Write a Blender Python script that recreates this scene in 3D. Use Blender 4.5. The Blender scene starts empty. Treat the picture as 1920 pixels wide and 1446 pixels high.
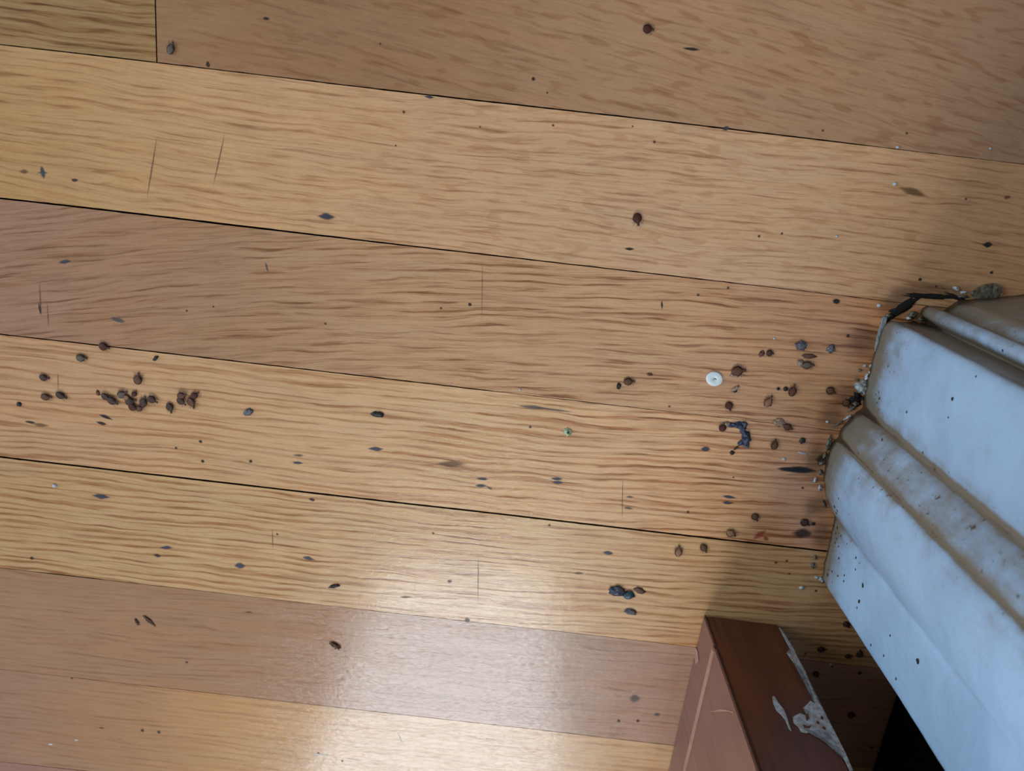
import bpy, bmesh, math, random
from mathutils import Vector, Matrix, noise
from mathutils.bvhtree import BVHTree
random.seed(7)
S = bpy.context.scene
COL = S.collection

# ------------------------------------------------------------------ camera
H = 0.317                      # camera height above the floor (m)
F = 1475.7                     # focal length in px of a 1920 wide frame
T, R_ = 0.30816, 0.10134       # tilt and roll
PA = -0.11024                  # direction of the floorboards
n = Vector((math.sin(T)*math.sin(R_), math.sin(T)*math.cos(R_), -math.cos(T)))   # straight down, in camera axes
up = -n
ex = (Vector((1,0,0)) - n*n.x).normalized()
ey = up.cross(ex)
RW = Matrix((ex, ey, up))      # camera axes -> world axes
CAM = Vector((0, 0, H))
cd = bpy.data.cameras.new('camera'); cam = bpy.data.objects.new('camera', cd); COL.objects.link(cam)
cam.matrix_world = Matrix.Translation(CAM) @ RW.to_4x4()
cd.sensor_width = 36; cd.lens = F/1920*36; cd.clip_start = 0.01; cd.clip_end = 50
cd.dof.use_dof = True; cd.dof.focus_distance = 0.325; cd.dof.aperture_fstop = 13.0
S.camera = cam

def ray(px, py):
    return (RW @ Vector(((px-960)/F, -(py-723)/F, -1))).normalized()
def P(px, py, z=0.0):          # point at height z seen at that place
    d = ray(px, py); return CAM + d*((z-H)/d.z)
def on_plane(px, py, p0, nn):
    d = ray(px, py); return CAM + d*((p0-CAM).dot(nn)/d.dot(nn))

# ------------------------------------------------------------------ light
S.view_settings.view_transform = 'Standard'; S.view_settings.look = 'None'
S.view_settings.gamma = 1; S.view_settings.exposure = 0.0
w = bpy.data.worlds.new('world'); S.world = w; w.use_nodes = True
w.node_tree.nodes['Background'].inputs[0].default_value = (0.95, 0.97, 1.0, 1)
w.node_tree.nodes['Background'].inputs[1].default_value = 0.22
def area(name, loc, target, sx, sy, power, col):
    l = bpy.data.lights.new(name, 'AREA'); l.shape = 'RECTANGLE'; l.size = sx; l.size_y = sy
    l.energy = power; l.color = col
    o = bpy.data.objects.new(name, l); COL.objects.link(o); o.location = loc
    o.rotation_euler = (Vector(target)-Vector(loc)).to_track_quat('-Z', 'Y').to_euler()
    return o
area('window_light_far', (-0.03, -1.45, 1.42), (-0.03, 0, 1.42), 0.98, 1.40, 40, (0.86, 0.93, 1.0))
area('window_light_left', (-1.9, 0.25, 0.85), (0, 0.0, 0.2), 1.5, 1.2, 28, (0.62, 0.81, 1.0))

# ------------------------------------------------------------------ node helpers
def srgb(r, g, b):
    f = lambda c: (c/255/12.92) if c/255 <= 0.04045 else ((c/255+0.055)/1.055)**2.4
    return (f(r), f(g), f(b))
class NT:
    def __init__(s, name):
        s.m = bpy.data.materials.new(name); s.m.use_nodes = True; s.t = s.m.node_tree; s.N = s.t.nodes
        s.b = s.N['Principled BSDF']; s.out = s.N['Material Output']
    def new(s, typ, **kw):
        nd = s.N.new(typ)
        for k, v in kw.items(): setattr(nd, k, v)
        return nd
    def link(s, a, b): s.t.links.new(a, b)
    def put(s, sock, v):
        if isinstance(v, bpy.types.NodeSocket): s.link(v, sock)
        else: sock.default_value = v
    def math(s, op, a, b=0.0, c=0.0, clamp=False):
        nd = s.new('ShaderNodeMath', operation=op, use_clamp=clamp)
        for i, v in enumerate((a, b, c)): s.put(nd.inputs[i], v)
        return nd.outputs[0]
    def comb(s, x, y, z):
        nd = s.new('ShaderNodeCombineXYZ')
        for i, v in enumerate((x, y, z)): s.put(nd.inputs[i], v)
        return nd.outputs[0]
    def noise(s, vec, scale=1.0, detail=2.0, rough=0.5):
        nd = s.new('ShaderNodeTexNoise'); s.link(vec, nd.inputs['Vector'])
        nd.inputs['Scale'].default_value = scale; nd.inputs['Detail'].default_value = detail
        nd.inputs['Roughness'].default_value = rough
        return nd.outputs['Fac']
    def smooth(s, v, a, b, lo=0.0, hi=1.0):
        nd = s.new('ShaderNodeMapRange', interpolation_type='SMOOTHSTEP'); s.put(nd.inputs[0], v)
        nd.inputs[1].default_value = a; nd.inputs[2].default_value = b
        nd.inputs[3].default_value = lo; nd.inputs[4].default_value = hi
        return nd.outputs[0]
    def mix(s, fac, a, b, typ='MIX'):
        nd = s.new('ShaderNodeMix', data_type='RGBA', blend_type=typ)
        s.put(nd.inputs[0], fac)
        s.put(nd.inputs[6], a if isinstance(a, bpy.types.NodeSocket) else (*a[:3], 1))
        s.put(nd.inputs[7], b if isinstance(b, bpy.types.NodeSocket) else (*b[:3], 1))
        return nd.outputs[2]
    def attr(s, name):
        nd = s.new('ShaderNodeAttribute'); nd.attribute_name = name; return nd
    def obj(s):
        return s.new('ShaderNodeTexCoord').outputs['Object']
    def bump(s, h, strength, dist):
        nd = s.new('ShaderNodeBump'); s.link(h, nd.inputs['Height'])
        nd.inputs['Strength'].default_value = strength; nd.inputs['Distance'].default_value = dist
        s.link(nd.outputs[0], s.b.inputs['Normal'])

# ------------------------------------------------------------------ materials
def mat_oak():
    k = NT('oak_floor'); b = k.b
    g = k.attr('gco'); sep = k.new('ShaderNodeSeparateXYZ'); k.link(g.outputs['Vector'], sep.inputs[0])
    u, v, sd = sep.outputs
    q = k.attr('gpar'); qs = k.new('ShaderNodeSeparateXYZ'); k.link(q.outputs['Vector'], qs.inputs[0])
    ring, streak, fleck = qs.outputs
    tint = k.attr('tint').outputs['Color']
    M = k.math
    # slow wander of the grain lines
    wn = k.noise(k.comb(M('MULTIPLY', u, .010), M('MULTIPLY', v, .045), sd), 1, 2.0, .5)
    wn2 = k.noise(k.comb(M('MULTIPLY', u, .055), M('MULTIPLY', v, .12), M('ADD', sd, 31.0)), 1, 2.0, .5)
    vv = M('ADD', v, M('MULTIPLY', M('SUBTRACT', wn, .5), 9.0))
    vv = M('ADD', vv, M('MULTIPLY', M('SUBTRACT', wn2, .5), 2.0))
    # early-wood rings: a row of lines about 3 mm apart, broken up
    n1 = k.noise(k.comb(M('MULTIPLY', u, .007), M('MULTIPLY', vv, .34), sd), 1, 2.0, .6)
    sn = M('SINE', M('ADD', M('MULTIPLY', vv, 1.95), M('MULTIPLY', n1, 9.0)))
    n1b = k.noise(k.comb(M('MULTIPLY', u, .03), M('MULTIPLY', vv, .5), M('ADD', sd, 5.0)), 1, 2.0, .6)
    rings = k.smooth(M('ADD', M('MULTIPLY', sn, .5), M('MULTIPLY', M('SUBTRACT', n1b, .5), 2.2)), -.15, .75)
    # streak lines
    n2 = k.noise(k.comb(M('MULTIPLY', u, .040), M('MULTIPLY', vv, .80), M('ADD', sd, 7.0)), 1, 1.6, .5)
    lines = k.smooth(n2, .50, .62)
    n3 = k.noise(k.comb(M('MULTIPLY', u, .085), M('MULTIPLY', vv, 1.75), M('ADD', sd, 17.0)), 1, 1.6, .5)
    fine = k.smooth(n3, .50, .64)
    # pores, short and thin
    n4 = k.noise(k.comb(M('MULTIPLY', u, .35), M('MULTIPLY', vv, 5.5), M('ADD', sd, 3.0)), 1, 2, .6)
    pores = k.smooth(n4, .50, .72)
    # medullary flecks
    n5 = k.noise(k.comb(M('MULTIPLY', u, .11), M('MULTIPLY', v, .46), M('ADD', sd, 51.0)), 1, .5, .4)
    flk = k.smooth(n5, .58, .68)
    # hue patches
    n6 = k.noise(k.comb(M('MULTIPLY', u, .02), M('MULTIPLY', v, .09), M('ADD', sd, 77.0)), 1, 2, .5)
    n7 = k.noise(k.comb(M('MULTIPLY', u, .05), M('MULTIPLY', v, .05), M('ADD', sd, 90.0)), 1, 3, .6)
    c = k.mix(k.smooth(n6, .35, .65, 0, .5), tint, (1.05, .96, .88), 'MULTIPLY')
    c = k.mix(k.smooth(n7, .30, .70, 0, .45), c, (.88, .88, .86), 'MULTIPLY')
    c = k.mix(M('MULTIPLY', rings, ring, clamp=True), c, (.70, .54, .44), 'MULTIPLY')
    ls = M('MULTIPLY', M('MULTIPLY', lines, M('ADD', .30, M('MULTIPLY', rings, .55))), streak, clamp=True)
    c = k.mix(ls, c, (.54, .41, .31), 'MULTIPLY')
    fs = M('MULTIPLY', M('MULTIPLY', fine, M('ADD', .25, M('MULTIPLY', rings, .45))), streak, clamp=True)
    c = k.mix(fs, c, (.56, .44, .34), 'MULTIPLY')
    c = k.mix(M('MULTIPLY', pores, .30), c, (.62, .52, .44), 'MULTIPLY')
    c = k.mix(M('MULTIPLY', flk, M('MULTIPLY', fleck, .7), clamp=True), c, (.74, .60, .48), 'MULTIPLY')
    k.link(c, b.inputs['Base Color'])
    co = k.obj()
    r1 = k.noise(co, 60, 3, .6)
    rr = k.smooth(r1, .3, .7, .09, .15)
    k.link(rr, b.inputs['Roughness']); b.inputs['Specular IOR Level'].default_value = .62
    h = M('ADD', M('MULTIPLY', k.noise(co, 260, 3, .6), .7), M('MULTIPLY', M('ADD', ls, M('MULTIPLY', pores, .5)), -.35))
    k.bump(h, .30, .00025)
    return k.m
OAK = mat_oak()

def mat_paint():
    k = NT('old_white_paint'); M = k.math
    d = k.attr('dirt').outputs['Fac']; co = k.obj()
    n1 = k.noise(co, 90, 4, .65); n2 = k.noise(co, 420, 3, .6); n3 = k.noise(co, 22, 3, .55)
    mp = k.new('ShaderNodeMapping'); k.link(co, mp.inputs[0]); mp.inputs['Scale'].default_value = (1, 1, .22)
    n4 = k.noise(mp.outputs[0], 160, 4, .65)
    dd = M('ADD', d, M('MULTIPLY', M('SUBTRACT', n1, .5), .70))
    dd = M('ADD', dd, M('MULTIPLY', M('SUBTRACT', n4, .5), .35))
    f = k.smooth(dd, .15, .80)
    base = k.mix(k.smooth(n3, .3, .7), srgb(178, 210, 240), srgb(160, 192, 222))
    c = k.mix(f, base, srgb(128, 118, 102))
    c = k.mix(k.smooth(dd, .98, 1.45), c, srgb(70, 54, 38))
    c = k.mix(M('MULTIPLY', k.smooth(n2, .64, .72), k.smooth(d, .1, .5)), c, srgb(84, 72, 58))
    k.link(c, k.b.inputs['Base Color'])
    k.b.inputs['Roughness'].default_value = .38
    k.bump(M('ADD', M('ADD', M('MULTIPLY', n3, 2.0), M('MULTIPLY', n1, .6)), M('MULTIPLY', n2, .16)), .6, .0012)
    return k.m
PAINT = mat_paint()

def mat_wood(name, c1, c2, c3, rough, spec=.5, axis=(1, 1, .07), sc=420):
    k = NT(name); co = k.obj()
    mp = k.new('ShaderNodeMapping'); k.link(co, mp.inputs[0]); mp.inputs['Scale'].default_value = axis
    a = k.noise(mp.outputs[0], sc, 4, .6); b2 = k.noise(mp.outputs[0], sc*.2, 3, .55); c0 = k.noise(co, 35, 3, .6)
    c = k.mix(k.smooth(b2, .32, .68), c1, c2)
    c = k.mix(k.math('MULTIPLY', k.smooth(a, .52, .72), .6), c, c3)
    c = k.mix(k.smooth(c0, .4, .75, 0, .4), c, c3)
    k.link(c, k.b.inputs['Base Color']); k.b.inputs['Roughness'].default_value = rough
    k.b.inputs['Specular IOR Level'].default_value = spec
    k.bump(a, .25, .0003)
    return k.m
LEGFRONT = mat_wood('red_brown_varnish', srgb(116, 62, 32), srgb(98, 50, 28), srgb(66, 32, 20), .42)
LEGSIDE = mat_wood('worn_pink_brown_wood', srgb(146, 100, 84), srgb(134, 90, 76), srgb(108, 70, 58), .42)
STRIPE = mat_wood('pale_edge_wood', srgb(196, 154, 130), srgb(178, 132, 108), srgb(150, 104, 84), .5)
DARKBOARD = mat_wood('dark_baseboard', srgb(22, 18, 16), srgb(18, 15, 13), srgb(10, 8, 8), .6, .2)

def simple(name, col, rough=.5, col2=None, sc=900, bump=0.0, trans=0.0, alpha=1.0, spec=.5):
    k = NT(name); co = k.obj(); a = k.noise(co, sc, 3, .6)
    c = k.mix(k.smooth(a, .35, .65), col, col2 or tuple(x*.7 for x in col))
    k.link(c, k.b.inputs['Base Color']); k.b.inputs['Roughness'].default_value = rough
    k.b.inputs['Transmission Weight'].default_value = trans; k.b.inputs['Alpha'].default_value = alpha
    k.b.inputs['Specular IOR Level'].default_value = spec
    if bump: k.bump(a, bump, .0003)
    return k.m
WALLP = simple('wall_paint', srgb(205, 205, 200), .7, sc=30)
GAP = simple('dark_gap', srgb(26, 19, 14), .9)
CHIP = simple('pale_paint_chip', srgb(196, 202, 206), .5, srgb(158, 154, 146), 500, .4)
CHIPD = simple('grey_paint_chip', srgb(118, 112, 94), .5, srgb(80, 70, 54), 700, .4)
WHITE = simple('white_plastic', srgb(232, 240, 236), .35, srgb(222, 232, 230))
DISCM = simple('disc_centre', srgb(120, 140, 138), .5)
DARKC = simple('dark_crumb', srgb(42, 30, 26), .6, srgb(25, 18, 16), 1500, .5)
GREENC = simple('green_black_crumb', srgb(48, 50, 40), .45, srgb(30, 32, 28), 1500, .5)
BLUEC = simple('blue_black_crumb', srgb(70, 76, 96), .4, srgb(34, 34, 50), 1200, .6)
TEALC = simple('teal_crumb', srgb(62, 92, 98), .35, srgb(40, 52, 62), 1500, .6)
GREYC = simple('grey_crumb', srgb(112, 108, 112), .45, srgb(66, 60, 66), 1200, .6)
SHED = simple('pale_husk', srgb(176, 148, 122), .3, srgb(128, 100, 80), 1500, .5)
SLIVER = simple('brown_sliver', srgb(112, 74, 50), .6, srgb(76, 48, 32), 1500, .5)
FLAKEG = simple('pale_green_flake', srgb(186, 196, 160), .5, srgb(150, 160, 120), 1200, .4)
CLEAR = simple('dusty_clear_film', srgb(176, 186, 188), .12, srgb(150, 160, 165), 600, .3, 0, .75)

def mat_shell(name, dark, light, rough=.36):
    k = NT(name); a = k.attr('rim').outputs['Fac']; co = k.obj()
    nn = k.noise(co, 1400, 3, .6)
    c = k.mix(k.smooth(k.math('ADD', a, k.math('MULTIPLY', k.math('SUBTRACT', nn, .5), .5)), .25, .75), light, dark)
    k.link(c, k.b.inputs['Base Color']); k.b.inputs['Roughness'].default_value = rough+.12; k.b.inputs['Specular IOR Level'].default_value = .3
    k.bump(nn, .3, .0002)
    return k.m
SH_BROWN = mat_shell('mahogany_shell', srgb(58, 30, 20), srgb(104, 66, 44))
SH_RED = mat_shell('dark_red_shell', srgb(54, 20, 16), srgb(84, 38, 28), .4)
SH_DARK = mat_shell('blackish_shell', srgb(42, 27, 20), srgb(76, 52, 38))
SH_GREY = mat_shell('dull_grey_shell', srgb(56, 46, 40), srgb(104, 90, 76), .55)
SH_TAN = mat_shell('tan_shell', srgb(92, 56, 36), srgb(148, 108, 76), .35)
DARKEDGE = simple('dark_worn_edge', srgb(52, 28, 18), .7)
LIMB = simple('brown_limb', srgb(84, 50, 34), .5)

def mat_stain(name, col, a):
    k = NT(name); al = k.attr('fade').outputs['Fac']; co = k.obj()
    mp = k.new('ShaderNodeMapping'); k.link(co, mp.inputs[0]); mp.inputs['Scale'].default_value = (.2, 1, 1)
    nn = k.noise(mp.outputs[0], 2200, 3, .6)
    f = k.smooth(k.math('ADD', al, k.math('MULTIPLY', k.math('SUBTRACT', nn, .5), .5)), .12, .85, 0, a)
    k.b.inputs['Base Color'].default_value = (*col, 1); k.b.inputs['Roughness'].default_value = .45
    k.link(f, k.b.inputs['Alpha'])
    return k.m
ST = {'blue': mat_stain('blue_black_stain', srgb(60, 64, 76), .9), 'dark': mat_stain('dark_brown_stain', srgb(52, 38, 32), .92),
      'faint': mat_stain('faint_grey_stain', srgb(86, 84, 80), .62), 'brown': mat_stain('brown_stain', srgb(110, 74, 46), .6),
      'red': mat_stain('red_mark', srgb(176, 60, 40), .6), 'black': mat_stain('black_smear', srgb(30, 28, 30), .97),
      'grime': mat_stain('brown_grime', srgb(58, 40, 30), .78), 'scratch': mat_stain('thin_scratch', srgb(96, 74, 56), .5),
      'soft': mat_stain('grime_and_shade', srgb(70, 48, 36), .32), 'speck': mat_stain('speck_brown', srgb(78, 58, 44), .75), 'white': mat_stain('white_scratch', srgb(220, 220, 214), .8)}

# ------------------------------------------------------------------ object helpers
def link(name, me, mat=None, parent=None, smooth=True):
    if isinstance(me, bmesh.types.BMesh):
        bm = me; me = bpy.data.meshes.new(name); bm.to_mesh(me); bm.free()
    if mat is not None and not me.materials: me.materials.append(mat)
    if smooth: me.shade_smooth()
    o = bpy.data.objects.new(name, me); COL.objects.link(o)
    if parent is not None: o.parent = parent
    return o
def tag(o, label, cat, group=None, kind=None):
    if label: o['label'] = label
    if cat: o['category'] = cat
    if group: o['group'] = group
    if kind: o['kind'] = kind
    return o
def empty(name, loc, rz=0.0):
    o = bpy.data.objects.new(name, None); COL.objects.link(o); o.location = loc; o.rotation_euler = (0, 0, rz)
    o.empty_display_size = .005
    return o
def mesh(name, vs, fs):
    me = bpy.data.meshes.new(name); me.from_pydata([tuple(v) for v in vs], [], fs); me.update(); return me
def fattr(me, name, vals):
    a = me.attributes.new(name, 'FLOAT', 'POINT'); a.data.foreach_set('value', vals)

# ------------------------------------------------------------------ floor
ca, sa = math.cos(PA), math.sin(PA)
def to_uv(p): return (p.x*ca + p.y*sa, -p.x*sa + p.y*ca)       # metres, along / across the boards
PW = 0.18*H                                                    # board width
V0 = 0.031*H                                                   # seam between the first two rows in view
# each row: list of (x in the photo, colour, ring, streak, fleck, skew) along the board
def vseam(i): return V0 - i*PW - (-.0007 if i == 0 else 0)
ROWS = {  # board tones; some left ends darkened to paint in light falloff
 -2: [(0, (150,118,84), .3,.5,.2,.0)],
 -1: [(0, (150,118,84), .3,.5,.2,.0)],
  0: [(295, (148,112,80), .10,.34,.35,-.06), (700, (146,110,79), .12,.40,.65,-.12), (1250, (170,132,98), .12,.45,.75,-.13), (1920, (160,124,94), .10,.35,.8,-.14)],
  1: [(0, (172,134,88), .35,.60,.1,-.02), (420, (190,150,108), .30,.62,.15,-.03), (900, (194,154,116), .22,.70,.6,.03), (1500, (196,156,118), .18,.75,.6,.01), (1920, (184,140,98), .2,.7,.4,-.03)],
  2: [(0, (150,114,90), .30,.80,.05,.26), (420, (160,124,94), .30,.80,.05,.17), (800, (184,145,108), .35,1.0,.0,.09), (1250, (190,148,108), .50,1.15,.0,.06), (1620, (186,134,92), .5,1.1,.0,.04)],
  3: [(0, (178,138,102), .65,.50,.0,.03), (420, (190,152,112), .60,.55,.0,.0), (900, (206,166,122), .95,.85,.0,.02), (1250, (206,162,118), .95,1.1,.0,.06), (1600, (186,132,92), .8,.9,.0,.05)],
  4: [(0, (172,138,98), .90,.70,.0,.02), (500, (190,154,112), .95,.8,.0,.0), (1000, (204,168,124), .85,.9,.0,.04), (1500, (184,140,94), .8,.9,.0,.07)],
  5: [(0, (148,114,88), .16,.42,.1,.03), (600, (158,120,90), .16,.42,.1,.04), (1100, (162,128,104), .2,.55,.0,.05), (1600, (160,118,92), .2,.3,.0,.05)],
  6: [(0, (144,110,88), .14,.36,.1,.0), (250, (158,120,88), .16,.36,.1,.0), (440, (180,138,94), .3,.35,.0,.0), (900, (196,160,118), .4,.42,.0,.02), (1500, (190,150,104), .3,.4,.0,.02)],
  7: [(0, (140,104,92), .1,.25,.0,.0), (700, (170,130,96), .2,.3,.0,.0)],
}
WB = (1.42, 1.40, 1.40)
def lerp_row(row, uu, v):
    # position in the photo turned into distance along the board
    ks = []
    for e in row['keys']: ks.append(e)
    if uu <= ks[0][0]: return ks[0][1:]
    for A, B in zip(ks, ks[1:]):
        if uu <= B[0]:
            t = (uu-A[0])/(B[0]-A[0]); return [a+(b-a)*t for a, b in zip(A[1:], B[1:])]
    return ks[-1][1:]
def u_at(px, vmid):
    # walk down the column of the photo until the row's centre line
    lo, hi = -400.0, 2400.0
    for _ in range(40):
        m = (lo+hi)/2
        if to_uv(P(px, m))[1] > vmid: lo = m
        else: hi = m
    return to_uv(P(px, (lo+hi)/2))[0]
# half width of the crack at each seam along the photo (mm)
GAPS = {0: [(0,.22),(260,.30),(300,.22),(640,.26),(860,.34),(1600,.30),(1660,.12),(1920,.10)],
        1: [(0,.45),(420,.50),(640,.40),(900,.30),(1280,.24),(1500,.12),(1920,.1)],
        2: [(0,.30),(300,.34),(640,.30),(910,.30),(940,.08),(1100,.14),(1250,.07),(1600,.1)],
        3: [(0,.62),(640,.62),(1280,.60),(1540,.60),(1920,.5)],
        4: [(0,.14),(60,.18),(80,.34),(170,.34),(200,.14),(500,.10),(1200,.08),(1920,.2)],
        5: [(0,.06),(300,.10),(640,.13),(870,.12),(1250,.16),(1920,.2)],
        6: [(0,.12),(140,.2),(300,.2),(1900,.1)]}
def build_floor():
    vs, fs, tint, gco, gpar = [], [], [], [], []
    us = [-1.1+.05*i for i in range(14)] + [-.42+.003*i for i in range(int(.84/.003))] + [.42+.06*i for i in range(16)]
    cross = [0, .006, .02, .06] + [.06+.88*j/10 for j in range(1, 10)] + [.94, .98, .994, 1]
    def gapw(i, uu):
        g = gk.get(i)
        if not g: return .0002
        if uu <= g[0][0]: return g[0][1]
        for A, B in zip(g, g[1:]):
            if uu <= B[0]: return A[1]+(B[1]-A[1])*(uu-A[0])/(B[0]-A[0])
        return g[-1][1]
    gk = {}
    for i, g in GAPS.items():
        gk[i] = [(u_at(px, vseam(i)), wd*.001) for px, wd in g]
    def edge(i, uu, side):
        # seam i; side +1 = the board above it, -1 = the board below
        wob = noise.noise(Vector((uu*9, i*3.1, 0)))*.00035
        jag = abs(noise.noise(Vector((uu*190, i*7.7, side*5.0))))*.00022
        return vseam(i) + wob + side*(gapw(i, uu)*.66 + jag)
    butt = u_at(291, vseam(0)+PW*.4)
    pieces = []
    for r in range(-6, 22):
        keys = ROWS.get(r)
        if r == 0:
            pieces.append((r, -9, butt-.00025, [(0, (150,120,80), .65,.95,.0,.0)], 400))
            pieces.append((r, butt+.00025, 9, keys, 0))
        elif keys: pieces.append((r, -9, 9, keys, 0))
        else:
            jo = (r*37 % 11)/11*.8-.3
            c1 = [(184,144,100), (160,120,88), (190,152,112)][r % 3]; c2 = [(168,126,92), (188,148,104), (174,132,98)][r % 3]
            pieces.append((r, -9, jo-.0002, [(0, c1, .4,.6,.1,0)], 60)); pieces.append((r, jo+.0002, 9, [(0, c2, .3,.5,.2,0)], 0))
    for r, ua, ub, keys, so in pieces:
        vm = V0 - (r-.5)*PW
        kk = []
        for e in keys: kk.append((u_at(e[0], vm) if len(keys) > 1 else 0, *srgb(*e[1]), *e[2:]))
        row = {'keys': kk}
        # integrate the skew so the grain bends smoothly along the board
        uu_list = sorted(set([max(ua, min(ub, x)) for x in us]))
        if len(uu_list) < 2: continue
        start = len(vs); nc = len(cross)+4
        drift = 0.0; prev = None
        for uu in uu_list:
            vals = lerp_row(row, uu, vm)
            if prev is not None: drift += (uu-prev)*vals[6]
            prev = uu
            lo, hi = edge(r, uu, 1), edge(r-1, uu, -1)
            pts = [(lo, -.007), (lo, -.00035)]
            for c in cross:
                z = 0
                if c in (0, 1): z = 0
                if c in (.006, .994): z = 0
                pts.append((lo+(hi-lo)*c, z))
            pts += [(hi, -.00035), (hi, -.007)]
            for (vv, z) in pts:
                vs.append((uu, vv, z))
                kk_ = .10 if z < 0 else 1.0        # black dirt packed in the cracks
                tint += [vals[0]*WB[0]*kk_, vals[1]*WB[1]*kk_, vals[2]*WB[2]*kk_, 1]
                gco += [uu*1000 + so, (vv-drift)*1000, r*13.7+so*.1+3.3]
                gpar += [vals[3], vals[4], vals[5]]
        for a in range(len(uu_list)-1):
            for b in range(nc-1):
                i0 = start+a*nc+b
                fs.append((i0, i0+nc, i0+nc+1, i0+1))
        fs.append(tuple(start+b for b in range(nc)))
        e0 = start+(len(uu_list)-1)*nc
        fs.append(tuple(e0+b for b in reversed(range(nc))))
    me = mesh('floor', vs, fs)
    a = me.attributes.new('tint', 'FLOAT_COLOR', 'POINT'); a.data.foreach_set('color', tint)
    a = me.attributes.new('gco', 'FLOAT_VECTOR', 'POINT'); a.data.foreach_set('vector', gco)
    a = me.attributes.new('gpar', 'FLOAT_VECTOR', 'POINT'); a.data.foreach_set('vector', gpar)
    o = link('floor', me, OAK, smooth=False)
    o.rotation_euler = (0, 0, PA)
    bm = bmesh.new(); bmesh.ops.create_grid(bm, x_segments=1, y_segments=1, size=1.5)
    for v_ in bm.verts: v_.co.z = -.0065
    link('subfloor', bm, GAP, o)
    return o
floor = tag(build_floor(), 'worn narrow oak floorboards scattered with small dark bugs and stains', None, kind='structure')
#PART2

# ------------------------------------------------------------------ the white door casing
# outline of the casing on the floor (photo places turned into floor points) and how dirty each place is
PROF = [((1541,1088),.05),((1540,1080),.05),((1544,1058),.06),((1550,1033),.06),((1556,1003),.08),((1561,977),.12),
        ((1565,968),.30),((1558,956),.15),((1553,948),.10),((1547,934),.10),((1544,918),.10),((1543,900),.12),((1544,880),.14),
        ((1548,860),.18),((1553,843),.30),((1559,830),.34),((1563,824),.50),((1571,820),1.35),((1571,813),.80),((1574,806),.62),((1588,788),.58),
        ((1600,775),.60),((1607,770),.70),((1614,768),1.35),((1616,761),1.0),((1616,754),.42),((1618,735),.18),((1625,705),.14),((1636,665),.12),((1645,634),.12),
        ((1655,608),.16),((1664,599),.25),((1671,598),.40),((1675,600),.75),((1690,601),.88),((1705,602),.92),((1722,604),.95),((1736,605),1.15),
        ((1730,598),1.0),((1723,590),.60),((1722,583),.42),((1727,576),.36),((1739,571),.36),((1750,574),.50),((1760,583),1.1),
        ((1771,580),.68),((1784,570),.66),((1796,562),1.0),((1812,560),.75),((1850,556),.72),((1920,551),.80),((2060,540),.9)]
pts = [P(*p) for p, _ in PROF]; drt = [d for _, d in PROF]
wall_dir = (P(1633,1446)-P(1674,1316)).normalized()            # along the wall, away from the casing
wn_ = Vector((wall_dir.y, -wall_dir.x, 0))
if wn_.dot(Vector((-1,0,0))) < 0: wn_ = -wn_                    # wall faces into the room
wp = P(1674,1316)
c0 = pts[0]; back = c0 - wn_*((c0-wp).dot(wn_)+.004)           # the outer edge of the casing returns to the wall
def resample(pts, dd, step):
    out = []
    for i in range(len(pts)-1):
        nseg = max(1, int((pts[i+1]-pts[i]).length/step))
        for j in range(nseg):
            t = j/nseg; out.append((pts[i].lerp(pts[i+1], t), dd[i]*(1-t)+dd[i+1]*t))
    out.append((pts[-1], dd[-1])); return out
rs = resample([back, c0.lerp(back, .03)]+pts, [.3, .2]+drt, .0006)
# round the corners once
for _ in range(3):
    rs = [rs[0]]+[((rs[i-1][0]+rs[i][0]*3+rs[i+1][0])/5, rs[i][1]) for i in range(1, len(rs)-1)]+[rs[-1]]
zs = [-.001]+[.0012*i for i in range(0, 110)]+[.132+.01*i for i in range(1, 12)]+[.3,.5,1.0,2.0]
vs, fs, dirt = [], [], []
tot = len(rs)
for z in zs:
    for i, (p, d) in enumerate(rs):
        a = rs[max(0, i-1)][0]; b = rs[min(tot-1, i+1)][0]; t = (b-a).normalized(); nn = Vector((t.y, -t.x, 0))*-1
        q = p.copy()
        near = max(0, 1-z/.012) if z >= 0 else 1
        lump = noise.noise(Vector((q.x*70, q.y*70, z*28)))*.00030 + noise.noise(Vector((q.x*260, q.y*260, z*200)))*.00028*(.35+near)
        q += nn*(lump - near*near*.0004)
        vs.append((q.x, q.y, z))
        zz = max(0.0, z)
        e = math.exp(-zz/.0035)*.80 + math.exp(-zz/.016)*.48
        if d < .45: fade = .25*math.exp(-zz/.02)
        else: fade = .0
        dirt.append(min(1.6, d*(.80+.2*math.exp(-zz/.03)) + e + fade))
for j in range(len(zs)-1):
    for i in range(tot-1):
        a = j*tot+i; fs.append((a, a+tot, a+tot+1, a+1))
# close the back and the top
bk = [Vector((back.x, back.y, 0))+wn_*-.03, Vector((rs[-1][0].x, rs[-1][0].y, 0))+Vector((0,-.12,0))]
me = mesh('trim_1', vs, fs)
bm = bmesh.new(); bm.from_mesh(me)
bmesh.ops.recalc_face_normals(bm, faces=bm.faces)
# make the faces look into the room
f0 = min(bm.faces, key=lambda f: (f.calc_center_median()-Vector((pts[26].x, pts[26].y, .03))).length)
if f0.normal.dot(Vector((-1, 0, 0))) < 0: bmesh.ops.reverse_faces(bm, faces=bm.faces)
bm.to_mesh(me); bm.free()
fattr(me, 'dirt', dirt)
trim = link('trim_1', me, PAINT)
tag(trim, 'old white moulded door casing with dirty grooves standing on the oak floor', None, kind='structure')
casing_bvh = BVHTree.FromPolygons([tuple(v.co) for v in me.vertices], [tuple(p.vertices) for p in me.polygons])
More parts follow.
